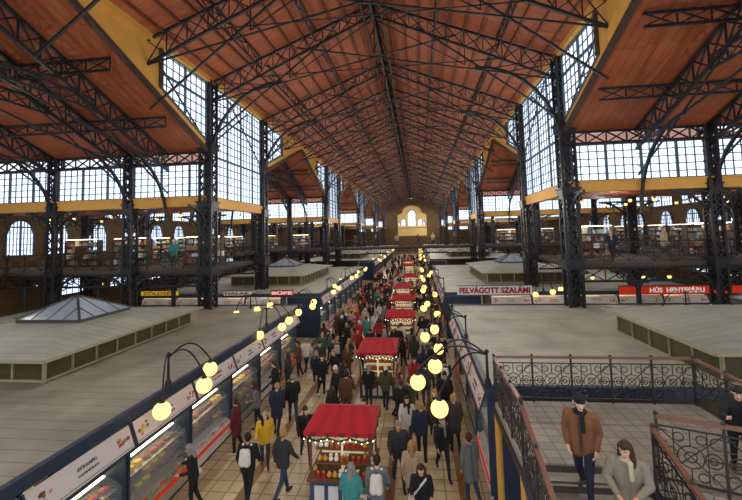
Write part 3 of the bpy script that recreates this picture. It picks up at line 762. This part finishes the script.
def person_prims(stride=.25,armsw=.3,elbow=.4,lean=0.05,look=0.0,headdown=0.0,hair='short',hat=False,long=False,scarf=False,H=1.72,armpose=None,fr=.011,bulk=1.0,liftleg=0,pack=False,bag=False):
    P=[]; V=Vector
    hipz=.93
    def leg(s,ang,kb):
        hip=V((s*.095,0,hipz-.02)); kd=V((0,-math.sin(ang),-math.cos(ang))); knee=hip+kd*.43
        a2=ang-kb; an=knee+V((0,-math.sin(a2),-math.cos(a2)))*.42
        P.append(caps(hip,knee,.092*bulk,.062,1)); P.append(caps(knee,an,.06,.045,1))
        heel=an+V((0,.03,-.035)); toe=an+V((s*.015,-.16,-.05))
        P.append(caps(heel,toe,.042,.034,2)); P.append(caps(an,heel,.045,.042,2))
        return min(heel.z-.042,toe.z-.034)
    z1=leg(1,stride,.12+liftleg); z2=leg(-1,-stride*.9,.35)
    def T(x,y,z):
        h=z-hipz; return V((x,y-math.sin(lean)*h,hipz+math.cos(lean)*h))
    hem=.66 if long else .84
    for s in (1,-1):
        P.append(caps(T(s*.07,0,hem),T(s*.075,0,1.0),.125*bulk,.12*bulk,0))
        P.append(caps(T(s*.075,0,1.0),T(s*.09,0,1.32),.12*bulk,.115*bulk,0))
    P.append(caps(T(-.13,0,1.40),T(.13,0,1.40),.075*bulk,.075*bulk,0))
    P.append(caps(T(0,.01,1.42),T(0,-.01,1.53),.058,.052,3 if not scarf else 5))
    if pack:
        for s in (1,-1): P.append(caps(T(s*.06,.2,1.08),T(s*.05,.19,1.34),.1,.085,5)); P.append(caps(T(s*.11,-.1,1.3),T(s*.11,.05,1.46),.03,.03,5))
    if bag:
        P.append(caps(T(.12,-.1,1.42),T(-.2,-.1,1.0),.022,.022,5)); P.append(caps(T(-.26,-.06,.86),T(-.24,.08,.88),.085,.085,5))
    for s in (1,-1):
        sh=T(s*.19,0,1.40)
        if armpose and armpose.get(s): el,wr=[T(*v) for v in armpose[s]]
        else:
            a=armsw*(-s); el=sh+V((s*.06,-math.sin(a)*.28,-math.cos(a)*.28)); a2=a+elbow; wr=el+V((-s*.02,-math.sin(a2)*.25,-math.cos(a2)*.25))
        P.append(caps(sh,el,.072*bulk,.058*bulk,0)); P.append(caps(el,wr,.057*bulk,.042,0))
        d=(wr-el).normalized(); side=d.cross(V((0,1,0)))
        if side.length<.1: side=V((1,0,0))
        fwd=side.normalized().cross(d).normalized()
        pal=wr+d*.085; P.append(caps(wr+d*.02,pal,.026,.03,3))
        nrm=d.cross(fwd).normalized()*(-s)
        for k,(o_,L) in enumerate(((-.03,.06),(-.01,.072),(.01,.068),(.03,.052))):
            b0=pal+fwd*o_; b1=b0+d*L*.6+nrm*.008; b2=b1+d*L*.5+nrm*.03
            P.append(caps(b0,b1,fr,fr*.95,3)); P.append(caps(b1,b2,fr*.95,fr*.8,3))
        t0=wr+d*.035-fwd*.025; t1=t0-fwd*.03+d*.035+nrm*.01; P.append(caps(t0,t1,fr*1.1,fr,3)); P.append(caps(t1,t1+d*.025+nrm*.01,fr,fr*.8,3))
    hb=T(0,-.01,1.53)
    Rm=Matrix.Rotation(look,3,'Z') @ Matrix.Rotation(headdown,3,'X')
    def Hd(x,y,z): return hb+Rm@V((x,y,z))
    P.append(caps(Hd(0,.01,.10),Hd(0,-.01,.09),.088,.08,3))
    P.append(caps(Hd(0,-.03,.05),Hd(0,-.055,.0),.064,.036,3))
    P.append(caps(Hd(0,-.088,.085),Hd(0,-.112,.055),.010,.017,3))
    for s in (1,-1):
        P.append(caps(Hd(s*.088,.01,.085),Hd(s*.09,.012,.055),.018,.013,3))
    hc=5 if hat else 4
    P.append(caps(Hd(0,.02,.125),Hd(0,.03,.10),.092,.09,hc))
    if hat: P.append(caps(Hd(0,0,.135),Hd(0,.01,.175),.094,.07,5)); P.append(caps(Hd(0,.03,.05),Hd(0,.03,.09),.082,.085,4))
    else: P.append(caps(Hd(0,-.035,.155),Hd(0,.02,.15),.055,.075,4))
    if hair=='long':
        for s in (1,-1):
            P.append(caps(Hd(s*.06,.01,.12),Hd(s*.085,-.01,-.02),.05,.04,4)); P.append(caps(Hd(s*.085,-.01,-.02),Hd(s*.09,-.05,-.16),.042,.035,4))
        P.append(caps(Hd(0,.06,.08),Hd(0,.08,-.14),.06,.06,4))
    else: P.append(caps(Hd(0,.045,.09),Hd(0,.045,.04),.07,.055,4))
    if scarf:
        for k in range(8):
            t=2*math.pi*k/8; t2=2*math.pi*(k+1)/8
            P.append(caps(T(.075*math.cos(t),.07*math.sin(t)-.01,1.46),T(.075*math.cos(t2),.07*math.sin(t2)-.01,1.46),.036,.036,5))
        P.append(caps(T(.04,-.11,1.44),T(.05,-.145,1.2),.035,.03,5))
    zmin=min(z1,z2); k=H/1.72
    out=[]
    for (p,q,r1,r2,t) in P:
        out.append((V((p.x*k,p.y*k,(p.z-zmin)*k)),V((q.x*k,q.y*k,(q.z-zmin)*k)),r1*k,r2*k,t))
    return out,(Hd,zmin,k)
arch=[dict(stride=.35,armsw=.35,hair='short',H=1.78),dict(stride=.28,armsw=.3,hair='long',long=True,H=1.66,scarf=True),
      dict(stride=.06,armsw=.1,elbow=1.1,hair='short',hat=True,H=1.76,bulk=1.12),dict(stride=.08,armsw=.15,elbow=1.5,hair='long',H=1.64,headdown=.3,lean=.12,bag=True),
      dict(stride=.4,armsw=.4,hair='short',hat=True,H=1.7,scarf=True,look=.4),dict(stride=.1,armsw=.0,elbow=.3,hair='short',H=1.74,long=True,look=-.6,bulk=1.1),
      dict(stride=.12,armsw=.5,elbow=1.0,hair='long',hat=True,H=1.62,bulk=1.1,look=.5),dict(stride=.3,armsw=.25,elbow=.8,hair='short',H=1.8,bulk=1.14,headdown=.2,lean=.12),
      dict(stride=.22,armsw=.2,elbow=.5,hair='short',H=1.77,bulk=1.05,pack=True),dict(stride=.18,armsw=.15,elbow=.7,hair='long',H=1.65,bulk=1.15,bag=True,long=True)]
cloth=lambda n,c:mat('cloth_'+n,c,.85,0,.22,25)
coats={'black':'1d1d20','charcoal':'34353a','grey':'6b6d70','navy':'232c42','brown':'5b3d2a','beige':'b7a283','white':'d9d4cb','teal':'3f8c88','yellow':'d9ab2e','red':'a02a2c','olive':'4c4f38','burgundy':'5c2129','blue':'3b5f8c','pink':'c48a90','green':'3a6048'}
CO={k:cloth(k,v) for k,v in coats.items()}
TR=[cloth('jeans','303d55'),cloth('jeans_dark','20263a'),cloth('blacktr','1b1b1d'),cloth('greytr','45454a')]
SH=[mat('shoe_black','1a1817',.5),mat('shoe_brown','4d3423',.5),mat('shoe_white','cfcac2',.6)]
SK=[mat('skin_a','d9a78a',.55,0,.06),mat('skin_b','c6906f',.55,0,.06),mat('skin_c','e0b49a',.55,0,.06)]
HA=[mat('hair_black','1c1715',.6,0,.3,40),mat('hair_brown','3d281b',.6,0,.3,40),mat('hair_blond','a8844e',.6,0,.3,40),mat('hair_grey','8a8580',.6,0,.3,40)]
AC=[CO['red'],CO['white'],CO['charcoal'],CO['beige'],CO['navy'],CO['burgundy'],CO['grey'],CO['black']]
AM=[]
for i,a in enumerate(arch):
    pr,_=person_prims(fr=.013,**a); m=build_person(pr,.0135,'person_mesh_%d'%i)
    for mm in (CO['black'],TR[0],SH[0],SK[0],HA[1],AC[0]): m.materials.append(mm)
    AM.append(m)
desc=['walking with swinging arms','walking in a long cut and scarf','standing with hands raised, wearing a hat','looking down at hands with shoulder bag','striding in a hat and scarf','standing in a long cut looking aside','standing in a hat','walking with head bent','walking with a backpack','walking in a long cut with bag']
def person(x,y,z,rz,ai,coat,tr=None,hair=None,acc=None,shoe=None,sk=None,s=1.0,extra='',grp='market hall crowd'):
    o=bpy.data.objects.new('person',AM[ai]); col.objects.link(o); o.location=(x,y,z); o.rotation_euler=(0,0,rz); o.scale=(s,s,s)
    sel=[CO[coat],TR[tr if tr is not None else random.randrange(4)],SH[shoe if shoe is not None else random.choice([0,0,1,2])],SK[random.randrange(3)],HA[hair if hair is not None else random.choice([0,1,1,2,3])],acc or random.choice(AC)]
    for sl,m in zip(o.material_slots,sel): sl.link='OBJECT'; sl.material=m
    tag(o,'person in %s coat %s'%(coat,desc[ai]+extra),'person',grp); return o
A_=math.pi
near=[(-4.7,10.6,A_,8,'black'),(-4.86,12.2,.3,6,'yellow'),(-3.84,10.9,A_-.5,0,'charcoal'),(-5.2,14.2,A_,5,'navy'),(-4.9,15.1,A_+.4,0,'black'),(-3.7,12.6,.4,4,'black'),
 (-6.0,10.2,-1.3,3,'black'),(-1.75,9.6,A_-.3,9,'teal'),(-1.15,9.75,A_,8,'grey'),(-.75,11.6,.2,7,'charcoal'),(-.35,10.7,A_,1,'beige'),(-.12,9.8,0,3,'black'),(-.1,12.9,A_,0,'navy'),
 (.35,14.2,.1,1,'brown'),(.95,13.5,A_+.2,5,'charcoal'),(1.15,11.0,A_+.6,5,'grey'),(-.55,13.6,0,1,'white'),(-.5,15,A_,0,'olive'),(-4.4,17.6,1,5,'black'),(-4.0,18.4,-1,0,'black'),(-3.4,17.0,2,3,'charcoal'),
 (-3.5,16.1,1.6,2,'black'),(-4.9,18.6,.3,1,'navy'),(-6.1,16.6,-1.5,7,'black'),(-6.1,12.9,-1.5,5,'burgundy'),(-6.1,14.6,-1.4,3,'grey'),(-6.1,18.2,-1.6,9,'charcoal'),(-6.1,19.8,-1.5,2,'brown'),(.5,12.2,.2,4,'black'),(.8,15.6,0,2,'black'),(.1,16.6,A_,7,'charcoal'),(-.35,17.7,0,1,'red'),(.9,17.2,A_,8,'navy'),
 (-.9,15.8,1.2,9,'grey'),(-.8,14.6,A_,2,'black'),(.55,18.2,0,6,'beige'),(-2.9,15.4,A_,7,'brown'),(-3.2,14.2,2.5,9,'black'),(-2.2,16.6,A_,3,'black'),(-1.5,16.5,A_-.2,6,'olive'),(-1.9,13.1,0,5,'black')]
P_=[]
for (x,y,r,a,c) in near: person(x,y,0,r,a,c,acc=CO['white'] if c=='grey' and a==8 else None); P_.append((x,y))
def ok(x,y,d):
    for (bx,by,k) in bl:
        if abs(x-bx)<1.25 and abs(y-by)<(1.7 if k=='C' else 1.3): return False
    for (px,py) in P_:
        if (px-x)**2+(py-y)**2<d*d: return False
    return True
cw=['black']*9+['charcoal']*5+['navy']*4+['grey']*3+['brown']*3+['beige','beige','white','teal','yellow','red','red','olive','burgundy','blue','pink','green']
n=0; tries=0
while n<242 and tries<20000:
    tries+=1
    y=16.5+(30*random.random() if random.random()<.62 else 30+58*random.random())
    x=random.uniform(-6.0,1.2)
    if not ok(x,y,.56): continue
    P_.append((x,y)); n+=1
    person(x,y,0,random.choice([0,A_,A_])+random.gauss(0,.55),random.randrange(10),random.choice(cw),s=random.uniform(.9,1.05))
for (x,y) in [(-23,25),(-18.5,23.4),(-15,23.2),(10.5,23.4),(13,23.1),(17.5,23.5),(19.3,24),(-9,57),(-6,57),(-3,56.9),(0,57.2),(2,56.8),(5,57),(-27,10),(-26.6,15)]:
    person(x,y,5.2,random.uniform(-.8,.8),random.randrange(8),random.choice(cw),grp='people on the gallery')
def hero(prm,loc,rz,mats,label,name_hair=None):
    prims,(Hd,zmin,k)=person_prims(fr=.0105,**prm)
    m=build_person(prims,.0075,'person_body')
    for mm in mats: m.materials.append(mm)
    o=bpy.data.objects.new('person',m); col.objects.link(o); o.location=loc; o.rotation_euler=(0,0,rz)
    tag(o,label,'person')
    def lp(v): return Vector((v.x*k,v.y*k,(v.z-zmin)*k))
    for s in (1,-1):
        e=MB(); c=lp(Hd(s*.032,-.083,.092)); e.sph(c,.013,0,10,8); e.sph(c+Vector((0,-.008,0)),.007,1,8,6); child(e.obj('eye',[wh,HA[0]],True),o)
        bw=MB(); bw.beam(lp(Hd(s*.018,-.094,.112)),lp(Hd(s*.05,-.083,.112)),.008,.007); child(bw.obj('eyebrow',[HA[1]]),o)
    mo=MB(); mo.beam(lp(Hd(-.02,-.093,.018)),lp(Hd(.02,-.093,.018)),.012,.009); child(mo.obj('mouth',[mat('lips','a35a50',.5)]),o)
    return o,lp,Hd
tan=cloth('tan_suede','7d5238')
o,lp,Hd=hero(dict(stride=.38,armsw=.2,elbow=.5,hat=True,scarf=True,H=1.72,bulk=1.0,lean=.1,headdown=.25,look=.35,liftleg=.3,armpose={1:((.24,.05,1.14),(.21,-.08,.92)),-1:((-.25,.02,1.14),(-.2,-.12,.95))}),
     (2.5,7.0,2.645),-.5,[tan,TR[1],SH[1],SK[2],HA[0],CO['black']],'person in tan jacket, dark scarf, black beanie and jeans descending stairs')
pl=MB(); pl.beam(lp(Vector((0,-.135,.86))),lp(Vector((0,-.185,1.3))),.02,.012)
child(pl.obj('jacket_placket',[CO['charcoal']]),o)
hero(dict(stride=.24,armsw=.1,elbow=1.0,hair='long',H=1.62,bulk=1.15,long=True,scarf=True,lean=.22,headdown=.3,look=-.35,armpose={1:((.27,-.12,1.15),(.12,-.32,1.05)),-1:((-.28,-.08,1.14),(-.14,-.32,1.02))}),
     (2.86,6.35,2.385),-.45,[cloth('pale_taupe','8a7f70'),TR[2],SH[0],SK[0],HA[1],cloth('cream_scarf','c2b596')],'person with long dark hair in pale taupe coat looking down')
hero(dict(stride=.1,armsw=.1,elbow=1.0,hair='short',H=1.5,bulk=1.2,lean=.35,headdown=.4,armpose={1:((.25,-.25,1.15),(.2,-.42,1.2)),-1:((-.25,-.25,1.15),(-.2,-.42,1.2))}),
     (5.15,7.5,LZ),-.5,[CO['black'],TR[2],SH[0],SK[0],HA[0],CO['black']],'person in black puffy coat bending over the rail')
# ---------------------------------------------------------------- light
w=bpy.data.worlds.new('World'); sc.world=w; w.use_nodes=True; bg=w.node_tree.nodes['Background']; bg.inputs[0].default_value=(.84,.92,1,1); bg.inputs[1].default_value=1.5
def plight(x,y,z,p,c=(1,.94,.86)):  # added fill points without fixtures, sizeless so they stay unseen
    l=bpy.data.lights.new('fill_light','POINT'); l.energy=p; l.color=c; l.shadow_soft_size=0.0
    o=bpy.data.objects.new('fill_light',l); col.objects.link(o); o.location=(x,y,z)
for y in range(0,150,10):
    for x,yo in ((-8,0),(3.6,5)): plight(x,y+yo+1,Z0+2.6,390 if y<100 else 480)
for y in (5,16,35,47,65,77):
    for x in (-20,15): plight(x,y,Z0+1.2,250)
for x in (-26,-19,12,20):
    for y in (26,56): plight(x,y,Z0+.9,90,(1,.86,.66))
for x in (-28,-21,-15,11,18,25): plight(x,24.5,4.2,45,(1,.84,.62))
sc.view_settings.view_transform='Standard'; sc.view_settings.exposure=0.17
# ---------------------------------------------------------------- camera
F=400.0; yaw=.117; pitch=math.radians(4); roll=math.radians(-1.5)
R=Matrix.Rotation(yaw,3,'Z')@Matrix.Rotation(math.pi/2+pitch,3,'X')@Matrix.Rotation(roll,3,'Z')
v=R.transposed()@Vector((0,1,0)); ix=371+F*v.x/-v.z; iy=250-F*v.y/-v.z
cd=bpy.data.cameras.new('camera'); cd.sensor_width=36; cd.lens=F/742*36; cd.shift_x=(ix-418)/742; cd.shift_y=(233-iy)/742
cd.clip_end=400; cd.clip_start=.05
cam=bpy.data.objects.new('camera',cd); col.objects.link(cam); cam.matrix_world=Matrix.Translation((0,0,Z0))@R.to_4x4(); sc.camera=cam
